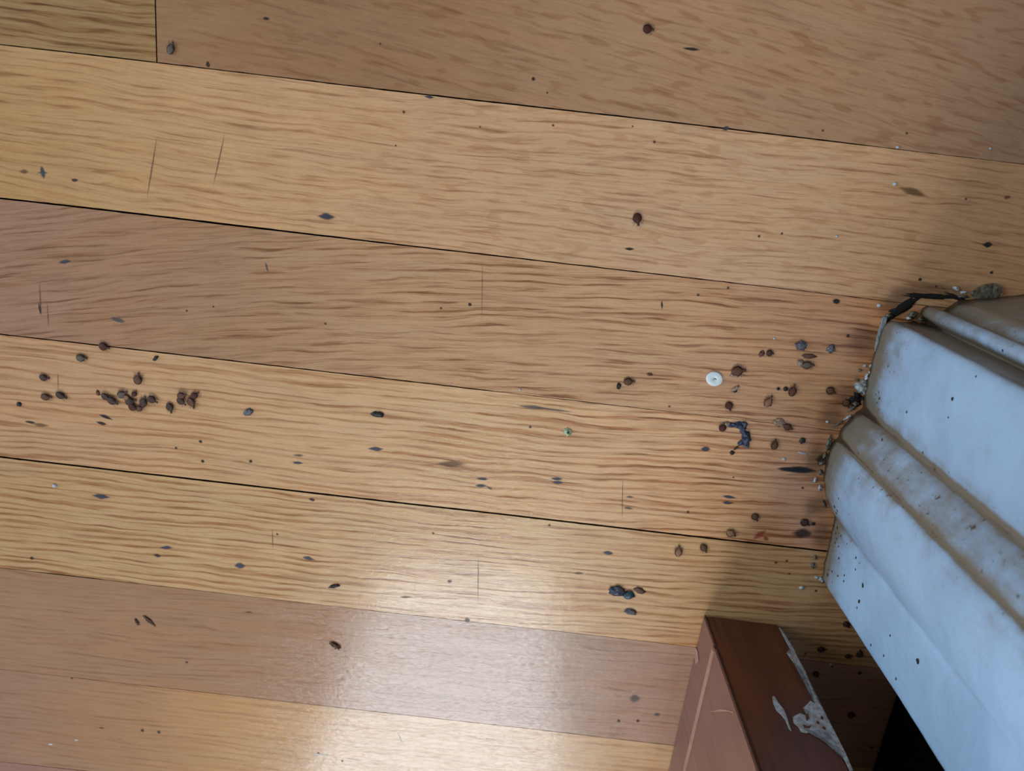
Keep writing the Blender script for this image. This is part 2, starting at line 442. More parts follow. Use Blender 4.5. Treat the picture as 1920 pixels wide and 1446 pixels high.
# small end block closing the moulding towards the wall
def prism(name, base, z0, z1, mat, parent=None, bevel=0.0):
    bm = bmesh.new()
    lo = [bm.verts.new((p.x, p.y, z0)) for p in base]; hi = [bm.verts.new((p.x, p.y, z1)) for p in base]
    m = len(base)
    bm.faces.new(lo[::-1]); bm.faces.new(hi)
    for i in range(m): bm.faces.new((lo[i], lo[(i+1) % m], hi[(i+1) % m], hi[i]))
    bmesh.ops.recalc_face_normals(bm, faces=bm.faces)
    if bevel: bmesh.ops.bevel(bm, geom=bm.edges[:], offset=bevel, segments=2, affect='EDGES', clamp_overlap=True)
    return link(name, bm, mat, parent, smooth=False)
# wall behind the casing, with its dark baseboard
e0 = back - wn_*.004; e1 = wp + wall_dir*1.1 - wn_*.004
wall = prism('wall_right', [e0 - wn_*.09 - wall_dir*.02, e0 - wn_*.008 - wall_dir*.02, e1 - wn_*.008, e1 - wn_*.09], 0, 2.2, WALLP)
tag(wall, 'wall behind the white casing, lost in shadow', None, kind='structure')
bb0 = back + wn_*.004 + wall_dir*.001; bb1 = wp + wall_dir*1.1
bb = prism('baseboard_right', [bb0 - wn_*.012, bb0, bb1, bb1 - wn_*.012], 0, .10, DARKBOARD, bevel=.0012)
tag(bb, 'dark baseboard in the black shadow behind the casing', None, kind='structure')

def on_casing(px, py):
    h = casing_bvh.ray_cast(CAM, ray(px, py)); return h[0], h[1]

# ------------------------------------------------------------------ blobs, chips, crumbs
def lump_bm(rx, ry, rz, seed=0, rough=.25, sub=3, flat=True):
    bm = bmesh.new(); bmesh.ops.create_icosphere(bm, subdivisions=sub, radius=1)
    for v in bm.verts:
        k = 1+noise.noise(v.co*1.9+Vector((seed*3.1, seed, 0)))*rough*1.6 + noise.noise(v.co*4.7+Vector((0, seed*2.3, 0)))*rough*.6
        v.co = Vector((v.co.x*rx*k, v.co.y*ry*k, v.co.z*rz*k))
        if flat and v.co.z < 0: v.co.z *= .15
    return bm
def local_scale(px, py):
    return (P(px+5, py)-P(px-5, py)).length/10
def img_dir(px, py, ang):        # angle in the photo, degrees, anticlockwise from the right
    dx, dy = math.cos(math.radians(ang)), -math.sin(math.radians(ang))
    d = P(px+dx*5, py+dy*5)-P(px-dx*5, py-dy*5); return math.atan2(d.y, d.x)

mark_count = 0  # running count of floor marks, varies each outline and height
def stain(px, py, lx, ly, ang=-6.5, kind='blue', name='dark_stain', lens=.6, z=None, seed=None):
    """a mark soaked into the boards (the soft kind also paints shade): soft-edged skin lying on the floor, child of the floor"""
    global mark_count
    mark_count += 1
    sd = mark_count*1.37
    s = local_scale(px, py); a = img_dir(px, py, ang); c = P(px, py)
    z = z or .00004+.000002*(mark_count % 20)
    N = 28; rings = [(0, 1.0), (.35, .95), (.7, .62), (1.0, .30), (1.3, 0.0)]
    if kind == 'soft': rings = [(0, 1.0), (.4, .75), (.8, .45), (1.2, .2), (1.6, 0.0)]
    vs, fs, fd = [(0, 0, 0)], [], [1.0]
    for r, f in rings[1:]:
        for i in range(N):
            t = 2*math.pi*i/N
            x, y = math.cos(t), math.sin(t)
            if lens: y *= (1-lens*abs(x)**2.2)
            k = 1+.22*noise.noise(Vector((x*1.7+sd, y*1.7, sd)))
            vs.append((x*r*k*lx*s/2, y*r*k*ly*s/2, 0)); fd.append(f)
    for i in range(N): fs.append((0, 1+i, 1+(i+1) % N))
    for q in range(len(rings)-2):
        for i in range(N):
            a0 = 1+q*N+i; a1 = 1+q*N+(i+1) % N; fs.append((a0, a0+N, a1+N, a1))
    me = mesh(name, vs, fs); fattr(me, 'fade', fd)
    o = link(name, me, ST[kind], floor)
    o.matrix_world = Matrix.Translation((c.x, c.y, z)) @ Matrix.Rotation(a, 4, 'Z')
    o.matrix_parent_inverse = Matrix.Identity(4)
    o.matrix_local = Matrix.Rotation(PA, 4, 'Z').inverted() @ (Matrix.Translation((c.x, c.y, z)) @ Matrix.Rotation(a, 4, 'Z'))
    return o

# marks in the boards, and soft patches painting grime plus shade by the casing
for m in [
    (612,406,34,13,-4,'blue'),(705,842,32,9,-2,'blue'),(905,898,26,6,-4,'blue'),(902,911,24,7,-4,'blue'),(918,915,14,5,-25,'faint'),
    (1044,898,24,7,-3,'blue'),(1046,905,22,7,-3,'blue'),(560,854,22,6,-3,'faint'),(558,868,22,6,-3,'blue'),
    (1180,467,20,6,-4,'dark'),(1852,459,20,12,4,'black'),(1568,565,15,11,0,'black'),(1361,241,16,9,10,'blue'),(805,182,20,6,-6,'blue'),
    (1367,932,26,7,-8,'blue'),(1364,943,24,7,-4,'blue'),(1323,842,20,12,0,'blue'),(1140,1037,22,9,-8,'blue'),
    (312,1027,26,8,0,'blue'),(578,1047,24,9,-10,'blue'),(450,1061,22,13,0,'blue'),(190,931,34,11,-6,'blue'),(760,1120,26,5,0,'faint'),
    (198,782,28,7,-20,'black'),(191,794,22,7,-14,'dark'),(57,792,22,6,-8,'dark'),(295,1042,13,7,-10,'dark'),(80,323,9,22,0,'blue'),(80,324,22,5,0,'faint'),
    (140,338,14,6,0,'dark'),(122,491,26,7,8,'blue'),(1181,932,18,5,-4,'faint'),(1178,953,20,6,-6,'faint'),(1296,92,38,6,-6,'dark'),
    (390,121,8,11,0,'dark'),(499,35,13,6,-10,'dark'),(1888,370,13,8,8,'brown'),(843,1090,10,9,0,'faint'),(876,1163,12,12,20,'faint'),
    (1190,1310,22,20,0,'faint'),(1232,1340,12,9,0,'faint'),(585,937,12,7,-10,'dark'),(60,1047,8,7,0,'dark'),(221,600,10,28,80,'faint'),
    (75,580,5,24,0,'dark'),(500,501,5,20,10,'faint'),(1241,572,4,16,5,'dark'),(1500,881,64,15,-3,'black'),(1478,880,50,10,-3,'black'),(1540,862,26,26,0,'grime'),
    (1424,1003,30,14,35,'red'),(1436,1010,16,10,-40,'red'),(466,1148,14,4,0,'brown'),(190,1365,12,4,0,'brown'),
    (300,748,190,60,0,'grime_l'),(846,870,60,14,0,'brown'),(1712,360,60,16,-18,'brown'),(76,797,34,8,-6,'brown'),
    (1620,640,70,70,0,'grime_shade'),(1590,740,60,60,0,'grime_shade'),(1560,780,60,70,0,'grime_shade'),(1530,860,40,90,0,'grime_shade'),(1540,1000,44,70,0,'grime_shade'),(1528,950,50,50,0,'grime_shade'),(1760,545,170,34,-2,'grime_shade'),(1680,565,70,50,30,'grime_shade'),(1505,1000,40,22,0,'grime'),
    (1000,764,60,9,-6,'faint'),(1035,768,90,5,-7,'faint'),(1085,1075,20,6,0,'brown'),(45,322,20,9,0,'brown')]:
    k = m[5]
    if k == 'grime_l': continue
    if k == 'grime_shade':
        stain(*m[:5], 'soft', 'grime_shade_patch', lens=0); continue
    stain(*m[:5], k, 'red_mark' if k == 'red' else 'dark_stain', lens=.75 if m[2] > 15 else .2)
# hairline scratches across the boards
for (x0, y0, x1, y1, wd) in [(297,240,272,395,3.2),(424,240,397,362,3.0),(73,520,78,598,3),(88,560,92,625,2.5),(1168,880,1166,990,2),(510,985,512,1035,2.5),(897,1025,896,1150,2),(905,470,903,620,1.6),(108,690,110,740,2)]:
    L = math.hypot(x1-x0, y1-y0)
    stain((x0+x1)/2, (y0+y1)/2, L/1.25, wd, math.degrees(math.atan2(-(y1-y0), x1-x0)), 'scratch', 'scratch', lens=.2)
for (x, y, r) in [(827,578,5),(881,571,7),(1000,148,7),(1365,540,6),(1309,553,6),(994,801,6),(1859,511,7),(1590,630,7),(1811,373,5),(900,238,4),
                  (742,273,4),(350,1242,6),(267,1370,7),(298,1373,7),(350,583,5),(400,575,4),(610,607,5),(330,840,6),(380,865,7),(376,828,7),(470,865,7),
                  (1186,237,4),(1423,443,6),(1466,438,5),(1543,245,5),(713,82,4),(1026,174,4),(1037,235,5),(1227,266,6),(757,210,6),(520,1002,5),(812,1000,5),(1030,985,6),
                  (1290,960,6),(1375,895,4),(1255,762,5),(1700,250,5),(1755,537,5),(1725,524,7),(1445,760,5),(1505,915,6),(1475,1052,6),(1455,1055,6),(1480,1076,5),(1530,1108,6),
                  (1510,1226,6),(1560,1250,5),(1634,1402,8),(1612,1262,8),(135,1272,5),(597,1412,5),(642,1427,5),(1160,1352,7),(1196,1352,7)]:
    stain(x, y, r, r, 0, 'dark' if r >= 7 else 'speck', 'dirt_speck', lens=0)
for (x, y, lx, ly, a) in [(750,1383,22,3,-65),(600,1415,40,4,-4),(660,1424,30,3,-8),(95,1396,10,4,0),(143,1388,10,3,0)]:
    stain(x, y, lx, ly, a, 'white', 'pale_scratch', lens=.2)

# specks and dents on the casing
for (x, y, r) in [(1605,1046,5),(1552,1078,6),(1560,1072,4),(1573,1047,5),(1572,1025,4),(1566,1018,4),(1569,1010,4),(1567,1000,4),(1577,1005,4),(1570,990,5),(1563,985,5),
                  (1568,962,5),(1565,950,6),(1570,958,5),(1572,935,4),(1583,1079,4),(1582,1090,4),(1571,1080,4),(1612,1056,3),(1604,1068,4),(1618,1098,8),(1611,1128,7),(1607,1140,4),
                  (1669,1192,5),(1633,1210,5),(1657,1230,5),(1721,1240,10),(1680,1273,5),(1588,1020,3),(1786,748,8),(1700,773,5),(1880,657,5),(1642,740,3),(1778,783,4),(1830,706,4)]:
    h, nn = on_casing(x, y)
    if h is None: continue
    s = (h-CAM).length/F
    bm = lump_bm(r*s*.5, r*s*.42, r*s*.16, x, .3, 2)
    o = link('dirt_speck', bm, ST['solid'] if 'solid' in ST else DARKC, trim)
    o.matrix_world = Matrix.Translation(h) @ nn.to_track_quat('Z', 'Y').to_matrix().to_4x4()
# lumps of paint along the foot of the casing
def blob(px, py, wx, wy, hz, mat, name, ang=0, seed=1, rough=.3, parent=None, lift=0.0):
    s = local_scale(px, py); c = P(px, py); a = img_dir(px, py, ang)
    o = link(name, lump_bm(wx*s/2, wy*s/2, hz*s, seed, rough), mat, parent)
    o.matrix_world = Matrix.Translation((c.x, c.y, .00005+lift)) @ Matrix.Rotation(a, 4, 'Z')
    return o
for q in [(1617,726,26,34,10,CHIP,70),(1607,712,8,6,5,CHIPD,0),(1625,706,14,7,6,CHIP,60),(1612,694,8,6,5,CHIPD,20),(1632,697,16,6,6,CHIP,70),(1621,686,7,6,5,CHIP,0),(1634,686,9,7,5,CHIP,0),
          (1604,757,16,9,8,CHIPD,-20),(1597,766,18,8,6,CHIPD,30),(1590,782,22,5,5,CHIP,33),(1617,747,10,8,6,GAP,0),(1608,741,18,12,4,GAP,-30),(1572,794,22,5,4,CHIPD,34),
          (1554,830,9,36,6,CHIPD,-8),(1547,853,8,14,5,CHIPD,-20),(1541,868,12,10,6,CHIPD,20),(1539,885,9,12,5,CHIPD,0),(1528,900,6,14,5,CHIP,-10),(1537,915,6,16,5,CHIP,-8),(1545,944,7,20,5,CHIPD,20),
          (1710,590,20,16,14,CHIPD,20),(1724,598,13,11,16,CHIPD,0),(1703,597,10,8,8,CHIP,-30),(1731,586,8,6,15,CHIP,-40),(1715,606,16,8,6,GAP,-20),(1727,607,9,6,9,GAP,0),
          (1805,556,26,7,6,CHIPD,-3),(1792,541,16,8,5,CHIP,-30),(1806,548,12,7,5,CHIP,0),(1540,1087,16,10,6,CHIP,-50),(1524,1060,7,14,5,CHIPD,0),(1528,1045,6,12,5,CHIPD,0),(1531,1083,8,6,4,CHIP,0),(1665,592,10,8,6,CHIPD,0)]:
    blob(q[0], q[1], q[2]*.85, q[3]*.75, q[4]*.7, q[5], 'crack' if q[5] is GAP else 'paint_lump', q[6], q[0]*.37, .55, trim)
# dark open gap between the casing foot and the curled paint
for q in [(1692,577,60,17,30,2),(1668,596,34,11,30,2),(1745,556,100,9,-3,2),(1797,560,50,7,-22,2),(1603,752,20,20,40,2)]:
    blob(q[0], q[1], q[2], q[3], q[5], GAP, 'dark_gap', q[4], q[0]*.11, .45, trim)

# thin things laid or stood on the floor: traced outline, real thickness
def flake(name, outline, th, mat, parent=None, curl=0.0, z=.00006, rnd=0.0):
    ps = [P(x, y) for x, y in outline]
    c = sum(ps, Vector())/len(ps)
    bm = bmesh.new()
    lo = [bm.verts.new((p.x-c.x, p.y-c.y, 0)) for p in ps]
    f = bm.faces.new(lo)
    if f.normal.z < 0: bmesh.ops.reverse_faces(bm, faces=[f])
    bmesh.ops.triangulate(bm, faces=bm.faces[:])
    bmesh.ops.subdivide_edges(bm, edges=bm.edges[:], cuts=2, use_grid_fill=True)
    r = bmesh.ops.extrude_face_region(bm, geom=bm.faces[:])
    for v in [g for g in r['geom'] if isinstance(g, bmesh.types.BMVert)]:
        v.co.z += th*(1+.4*noise.noise(v.co*900))
    if curl:
        for v in bm.verts: v.co.z += abs(v.co.x)**1.5*curl
    bmesh.ops.recalc_face_normals(bm, faces=bm.faces)
    o = link(name, bm, mat, parent, smooth=False); o.location = (c.x, c.y, z)
    return o
# curled strip of clear dusty film at the left foot of the broad face
fo = flake('film_strip', [(1662,594),(1655,594),(1645,625),(1640,650),(1640,662),(1646,664),(1650,645),(1656,620)], .0009, CLEAR)
tag(fo, 'dusty translucent film strip standing at the top left foot of the white casing', 'film strip')
fo = flake('curled_paint_flake', [(1823,556),(1818,549),(1832,539),(1848,532),(1866,531),(1876,540),(1876,551),(1864,560),(1845,563)], .0012, CHIPD)
tag(fo, 'grey curled flake of old paint lying against the casing foot at the far right edge', 'paint flake')

# ------------------------------------------------------------------ brown wooden leg at the bottom
A = P(1320,1153); B = P(1458,1170); L1 = P(1253,1446)
side = (L1-A).normalized(); fr = (B-A)
fw = fr.length; frd = fr.normalized()
Ll = .16; HT = .135
nf = Vector((frd.y, -frd.x, 0)); nf = nf if nf.dot(side) < 0 else -nf       # front face normal (away from side)
nl = Vector((side.y, -side.x, 0)); nl = nl if nl.dot(frd) < 0 else -nl      # left face normal
leg = empty('furniture_leg', (A.x, A.y, 0))
tag(leg, 'reddish-brown wooden furniture leg with chipped pale paint on its right edge, beside the casing', 'furniture leg')
def lp(p): return Vector((p.x-A.x, p.y-A.y, p.z))
def legprism(name, base, z0, z1, mat, bevel=.0006):
    return prism(name, [lp(b) for b in base], z0, z1, mat, leg, bevel)
th = .0009
def stripe_h(px, py): 
    q = on_plane(px, py, A, nl); return q.z, (q-A).dot(side)
h1 = stripe_h(1338,1235); h2 = stripe_h(1292,1400)
hs = (h1[0]+h2[0])/2
print('front width', fw, 'stripe heights', h1, h2, 'casing corner', c0, 'setback', (c0-wp).dot(wn_))
inner = A - nl*th
# core carrying the dark varnished front face, its top left corner dips at the left edge
core = legprism('front_board', [inner + side*0, B, B + side*Ll, inner + side*Ll], .0004, HT, LEGFRONT, .0007)
# left side skin: a lower rail, a pale bead and an upper panel
off = side*.0006
def sidebox(name, z0, z1, out, mat, bev=.0004, s0=0):
    a0 = A + nl*out + off + side*s0
    return legprism(name, [a0, A - nl*th + off + side*s0, A - nl*th + side*Ll, A + nl*out + side*Ll], z0, z1, mat, bev)
sidebox('lower_rail', .0003, hs-.0015, .0000, LEGSIDE)
sidebox('pale_bead', hs-.0015, hs+.0015, .0007, STRIPE, .0004, .001)
sidebox('upper_panel', hs+.0015, HT, .0002, LEGSIDE)
evs = []
for i in range(120):
    zz = .0004+i*.0012; wd_ = .0008+.0004*noise.noise(Vector((zz*260, 0, 0)))+.0003*noise.noise(Vector((zz*900, 3, 0)))
    evs += [lp(A - nl*.0003 + nf*.0001)+Vector((0,0,zz)), lp(A + frd*max(.0002, wd_) + nf*.00012)+Vector((0,0,zz)), lp(A + frd*max(.0002, wd_) - nf*.0002)+Vector((0,0,zz)), lp(A - nl*.0003 - nf*.0002)+Vector((0,0,zz))]
efs = []
for i in range(119):
    for j in range(4): efs.append((i*4+j, i*4+(j+1)%4, i*4+4+(j+1)%4, i*4+4+j))
link('dark_edge', mesh('dark_edge', evs, efs), DARKEDGE, leg, smooth=False)
# unseen board guessed as the furniture's underside, added to shade the floor
legprism('added_shade_board', [A - nl*.0 , A + frd*.10, A + frd*.10 + side*.5, A + side*.5], HT, HT+.02, LEGFRONT, .0008)
# split slivers of veneer along the foot
def side_patch(name, outline, nn, p0, th_, mat, lift=.0):
    ps = [on_plane(x, y, p0, nn) for x, y in outline]
    bm = bmesh.new(); v0 = [bm.verts.new(lp(p)+nn*lift) for p in ps]; f = bm.faces.new(v0)
    bmesh.ops.triangulate(bm, faces=[f])
    r = bmesh.ops.extrude_face_region(bm, geom=bm.faces[:])
    for v in [g for g in r['geom'] if isinstance(g, bmesh.types.BMVert)]: v.co += nn*th_
    bmesh.ops.recalc_face_normals(bm, faces=bm.faces)
    return link(name, bm, mat, leg, smooth=False)
side_patch('splinter', [(1303,1208),(1309,1222),(1311,1240),(1306,1246),(1303,1228)], nl, A, .0003, STRIPE, .0001)
side_patch('scratch', [(1331,1333),(1340,1334),(1352,1331),(1366,1332),(1378,1336),(1378,1338),(1365,1335),(1352,1334),(1340,1336)], nl, A, .0002, STRIPE, .0003)
side_patch('dark_chip', [(1311,1165),(1314,1168),(1313,1176),(1311,1172)], nl, A, .0005, DARKC, .0001)
Bf = A
Z = lambda pts_: [(1200+x/3.84, 1100+y/3.84) for x, y in pts_]
side_patch('pale_paint_edge', Z([(1000,300),(1020,315),(1060,385),(1100,445),(1135,520),(1185,610),(1225,700),(1250,770),(1290,830),(1320,900),(1360,970),(1400,1050),(1440,1130),(1480,1210),(1530,1330),(1510,1330),(1470,1250),(1420,1150),(1385,1085),(1340,1050),(1290,1035),(1240,1045),(1200,1060),(1160,1052),(1140,1015),(1105,985),(1100,945),(1150,918),(1200,940),(1235,905),(1175,880),(1225,830),(1258,850),(1236,760),(1205,680),(1160,600),(1105,550),(1055,480),(1090,495),(1080,450),(1035,370)]), nf, Bf, .00035, CHIP, .0001)
side_patch('pale_paint_patch', Z([(952,800),(965,795),(1000,850),(1030,885),(1050,930),(1065,980),(1088,1045),(1072,1030),(1045,965),(1015,925),(985,900),(960,850)]), nf, Bf, .00035, CHIP, .0001)
for pl in [[(1300,940),(1318,950),(1315,968),(1298,958)],[(1270,975),(1290,985),(1288,1000),(1268,992)],[(1310,1015),(1335,1025),(1332,1040),(1312,1032)],[(1190,930),(1210,925),(1215,960),(1195,975)],[(1170,1000),(1200,1015),(1230,1010),(1215,1030),(1180,1025)]]:
    side_patch('bare_spot', Z(pl), nf, Bf, .0003, LEGFRONT, .0004)
side_patch('worn_foot_edge', Z([(640,208),(700,195),(760,205),(820,215),(815,222),(750,222),(690,210)]), nf, Bf, .0003, LEGSIDE, .0001)

# ------------------------------------------------------------------ bugs
def bug_parts(kind, seed, curled=False):
    """unit bug, 1 long, head towards +x; returns list of (name, bmesh-or-mesh, material key)"""
    out = []
    NX, NY = 18, 20
    vs, fs, rim = [], [], []
    for i in range(NX+1):
        t = i/NX; x = -.5+.78*t
        wv = math.sin(math.pi*min(1, (t*.90+.05)))**.62*.33
        if t > .70: wv *= 1-(t-.70)*1.1
        if t < .03: wv *= .5
        seg = 1+.035*math.sin(t*math.pi*2*8)
        for j in range(NY):
            a = 2*math.pi*j/NY
            y = math.cos(a)*wv*(1+.03*math.sin(t*50)); z = math.sin(a)*wv*.42*seg
            if z < 0: z *= .5
            z += .13
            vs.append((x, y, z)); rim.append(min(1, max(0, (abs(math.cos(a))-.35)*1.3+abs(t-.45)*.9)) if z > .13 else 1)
    for i in range(NX):
        for j in range(NY):
            a0 = i*NY+j; a1 = i*NY+(j+1) % NY; fs.append((a0, a1, a1+NY, a0+NY))
    fs.append(tuple(range(NY))[::-1]); fs.append(tuple(NX*NY+j for j in range(NY)))
    me = mesh('abdomen', vs, fs); fattr(me, 'rim', rim)
    out.append(('abdomen', me, 'shell'))
    # head
    bm = bmesh.new(); bmesh.ops.create_icosphere(bm, subdivisions=2, radius=1)
    for v in bm.verts: v.co = Vector((v.co.x*.12+.36, v.co.y*.10, v.co.z*.06+.12))
    out.append(('head', bm, 'limb'))
    return out
def limb_me(name, chain, r):
    vs, fs = [], []
    M_ = 5
    for i, p in enumerate(chain):
        p = Vector(p); d = (Vector(chain[min(i+1, len(chain)-1)])-Vector(chain[max(0, i-1)])).normalized()
        s1 = d.cross(Vector((0, 0, 1))).normalized(); s2 = d.cross(s1)
        rr = r*(1-.5*i/(len(chain)-1))
        for j in range(M_):
            a = 2*math.pi*j/M_; q = p+s1*math.cos(a)*rr+s2*math.sin(a)*rr; vs.append(tuple(q))
    for i in range(len(chain)-1):
        for j in range(M_):
            a0 = i*M_+j; a1 = i*M_+(j+1) % M_; fs.append((a0, a1, a1+M_, a0+M_))
    fs.append(tuple(range(M_))[::-1]); fs.append(tuple((len(chain)-1)*M_+j for j in range(M_)))
    return mesh(name, vs, fs)
PROTO = {}
def proto(kind):
    if kind in PROTO: return PROTO[kind]
    parts = []
    mats = {'brown': SH_BROWN, 'red': SH_RED, 'dark': SH_DARK, 'grey': SH_GREY, 'tan': SH_TAN}
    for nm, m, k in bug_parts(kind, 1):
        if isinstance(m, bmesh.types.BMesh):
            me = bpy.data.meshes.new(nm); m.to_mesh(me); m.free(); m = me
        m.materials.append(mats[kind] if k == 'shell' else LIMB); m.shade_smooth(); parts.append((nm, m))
    for s in (-1, 1):
        for i, (x0, x1, x2, rr) in enumerate([(.24, .32, .38, .34), (.16, .16, .14, .40), (.06, -.04, -.14, .40)]):
            m = limb_me('leg', [(x0, s*.16, .10), (x1, s*.33, .15), ((x1+x2)/2, s*rr, .06), (x2, s*(rr+.02), .008)], .013)
            m.materials.append(LIMB); parts.append(('leg', m))
        m = limb_me('antenna', [(.44, s*.05, .12), (.49, s*.10, .15), (.55, s*.15, .10)], .009)
        m.materials.append(LIMB); parts.append(('antenna', m))
    PROTO[kind] = parts
    return parts
def bug(px, py, length, ang, kind, label, wide=1.0, group=None, z=0.0, name='bug', legs=True, roll=0.0):
    s = local_scale(px, py)*length; c = P(px, py); a = img_dir(px, py, ang)
    e = empty(name, (c.x, c.y, z), a); e.scale = (s, s*wide, s*.9)
    e.rotation_euler = (roll, 0, a)
    tag(e, label, 'bug', group)
    for nm, me in proto(kind):
        if not legs and nm in ('leg', 'antenna'): continue
        o = bpy.data.objects.new(nm, me); COL.objects.link(o); o.parent = e
    return e
BG = 'small dark bugs scattered on the oak floor'
BL = 'dark bugs heaped together on the left of the floor'
for b in [
  # left side singles
  (197,650,20,-15,'red','dark red bug sitting right on the board seam above the left heap of bugs',1.1,BG),
  (155,671,21,-5,'grey','grey-brown bug up and left of the bug on the seam, nearest below it',.95,BG),
  (85,708,19,-10,'dark','blackish bug alone above the pair of brown bugs at the left edge',.95,BG),
  (89,744,21,-5,'brown','left bug of the side-by-side pair near the left edge',.9,BG),
  (117,742,22,-25,'dark','right, tilted bug of the side-by-side pair near the left edge',.85,BG),
  (260,709,23,82,'brown','upright brown bug alone just above the left heap of bugs',1.0,BG),
  # heap
  (201,744,19,-35,'dark','leftmost bug of the heap',1.0,BL),
  (214,752,21,-30,'dark','bug in the heap overlapping the leftmost one from the lower right',1.0,BL),
  (231,738,21,25,'grey','upper grey-brown bug of the heap, below left of the lone upright bug',1.0,BL),
  (240,746,17,-20,'tan','small tan bug in the middle of the heap, under the upper grey-brown one',1.0,BL),
  (253,737,14,60,'red','smallest reddish bug at the top right of the heap',1.0,BL),
  (247,752,22,10,'dark','dark bug at the centre of the heap',1.0,BL),
  (252,764,19,-30,'red','lowest bug of the heap, dark red',1.0,BL),
  (271,752,22,75,'dark','upright bug closing the heap on its right side',1.0,BL),
  (265,765,15,20,'brown','small bug at the lower right foot of the heap',1.0,BL),
  (289,749,20,-30,'dark','bug touching the right end of the heap and tilted down to the right',1.0,BL),
  (320,765,21,-75,'dark','upright bug alone between the heap and the cluster of four',.95,BL),
  (344,740,19,15,'brown','top left bug of the cluster of four right of the heap',1.1,BL),
  (343,752,20,-40,'dark','lower left bug of the cluster of four right of the heap',1.0,BL),
  (361,756,22,-65,'brown','lower right bug of the cluster of four right of the heap',1.0,BL),
  (367,740,19,35,'red','reddish bug sticking out at the top right of the cluster of four',.9,BL),
  # top
  (322,90,23,72,'grey','grey oval bug beside the short end joint at the top left',.9,BG),
  (1216,55,21,-10,'red','dark red bug alone near the top edge, right of centre',1.1,BG),
  (1195,412,24,-82,'red','upright dark red bug alone in the middle of the pale upper board',1.0,BG),
  # right side
  (1180,715,21,0,'brown','brown bug far left of the white disc, beside a tiny crumb',1.0,BG),
  (1385,695,27,5,'brown','large brown bug with a pale patch directly right of the white disc',1.1,BG),
  (1367,762,19,-75,'red','short reddish bug below the white disc',1.1,BG),
  (1441,751,25,57,'tan','tilted tan-centred bug right of the short reddish one',.85,BG),
  (1486,731,24,72,'brown','upright brown bug with two dots at its left, right of the tilted one',.9,BG),
  (1558,733,20,-25,'brown','brown bug left of the white paint lump on the casing',1.1,BG),
  (1587,757,19,-60,'brown','brown bug touching the foot of the casing below the white paint lump',1.1,BG),
  (1355,800,18,75,'red','red-brown bug at the left end of the blue-black smear',1.1,BG),
  (1478,801,19,-25,'brown','brown bug attached to the right of a pale husk',1.0,BG),
  (1452,832,22,78,'brown','upright brown bug below the pale husk',.9,BG),
  (1416,970,18,-60,'brown','small bug above the red mark by the lower seam',1.1,BG),
  (1510,980,20,-30,'dark','dark bug left of the bottom corner of the casing moulding',1.1,BG),
  (1371,1000,20,-30,'tan','tan-centred bug just above the dark seam, left of the red mark',1.15,BG),
  (1320,1028,20,-60,'brown','right one of two upright bugs just below the dark seam',.95,BG),
  (1272,1032,23,82,'tan','left one of two upright bugs just below the dark seam',.9,BG),
  (1444,662,15,-10,'dark','small dark bug with scraps on both sides, above right of the white disc',1.2,BG),
  (1515,684,24,0,'grey','flattened grey-brown bug in scraps, below the blue-grey lump',.9,BG),
  # shade
  (1541,1217,17,0,'dark','dark bug in the shade nearest the edge of the brown leg',1.0,BG),
  (1611,1224,18,80,'dark','upright dark bug in the shade touching the casing edge',1.0,BG),
  (1591,1230,14,0,'dark','small dark bug in the shade just left of the upright one',1.0,BG),
  (1530,1264,16,-60,'dark','dark bug in the shade below the seam, next to the pale painted edge',1.0,BG),
  (1597,1340,16,-10,'dark','lone round dark bug low in the shade between brown leg and casing',1.2,BG),
  (1587,1171,18,-50,'dark','black bug half under the casing edge at the top of the shade',.9,BG),
]:
    heap = b[7] is BL
    lift = 0
    if heap: lift = random.choice([0, .0003, .0006])
    bug(b[0], b[1], b[2]*1.06, b[3], b[4], b[5], b[6]*1.02, b[7], lift, roll=random.uniform(-.15, .15) if heap else 0)

# ------------------------------------------------------------------ crumbs, husks and chips lying on the boards
def crumb(px, py, lx, ly, hz, ang, mat, name, label, cat, seed=None, group=None, rough=.3):
    o = blob(px, py, lx, ly, hz, mat, name, ang, seed or px*.13, rough)
    tag(o, label, cat, group); return o
CG = 'crumbs of dirt on the oak floor'
crumb(36,758,9,8,3,0,DARKC,'dirt_crumb','tiny round black crumb near the left edge below the pair of bugs','crumb',group=CG)
crumb(184,737,6,10,3,0,SLIVER,'dirt_crumb','tiny brown crumb just left of the heap of bugs','crumb',group=CG)
crumb(292,672,13,6,3,45,DARKC,'dirt_crumb','short dark crumb just under the seam, above right of the upright bug','crumb',group=CG)
crumb(708,777,22,11,4,-5,GREENC,'dirt_crumb','green-black crumb in the middle left, above the blue-black stain','crumb',group=CG)
crumb(1160,724,8,12,4,0,DARKC,'dirt_crumb','tiny crumb left of the brown bug far left of the white disc','crumb',group=CG)
crumb(1218,702,10,6,2,0,SLIVER,'dirt_crumb','tiny brown crumb right of the brown bug far left of the white disc','crumb',group=CG)
crumb(1473,729,8,8,3,0,DARKC,'dirt_crumb','round crumb touching the left of the upright bug right of the disc','crumb',group=CG)
crumb(1459,729,6,6,2,0,DARKC,'dirt_crumb','tiny crumb second to the left of the upright bug right of the disc','crumb',group=CG)
crumb(1428,663,12,10,2,30,SLIVER,'dirt_crumb','brown scrap left of the small dark bug above the disc','crumb',group=CG)
crumb(1502,648,21,18,6,-20,GREYC,'dirt_lump','blue-grey round lump, larger of two near the top of the casing foot','lump')
crumb(1558,654,15,16,5,-40,GREYC,'dirt_lump','smaller blue-grey lump, the one nearer the casing','lump')
crumb(1517,668,24,9,3,-4,SLIVER,'dirt_crumb','brown scrap between the blue-grey lump and the flattened bug','crumb',group=CG)
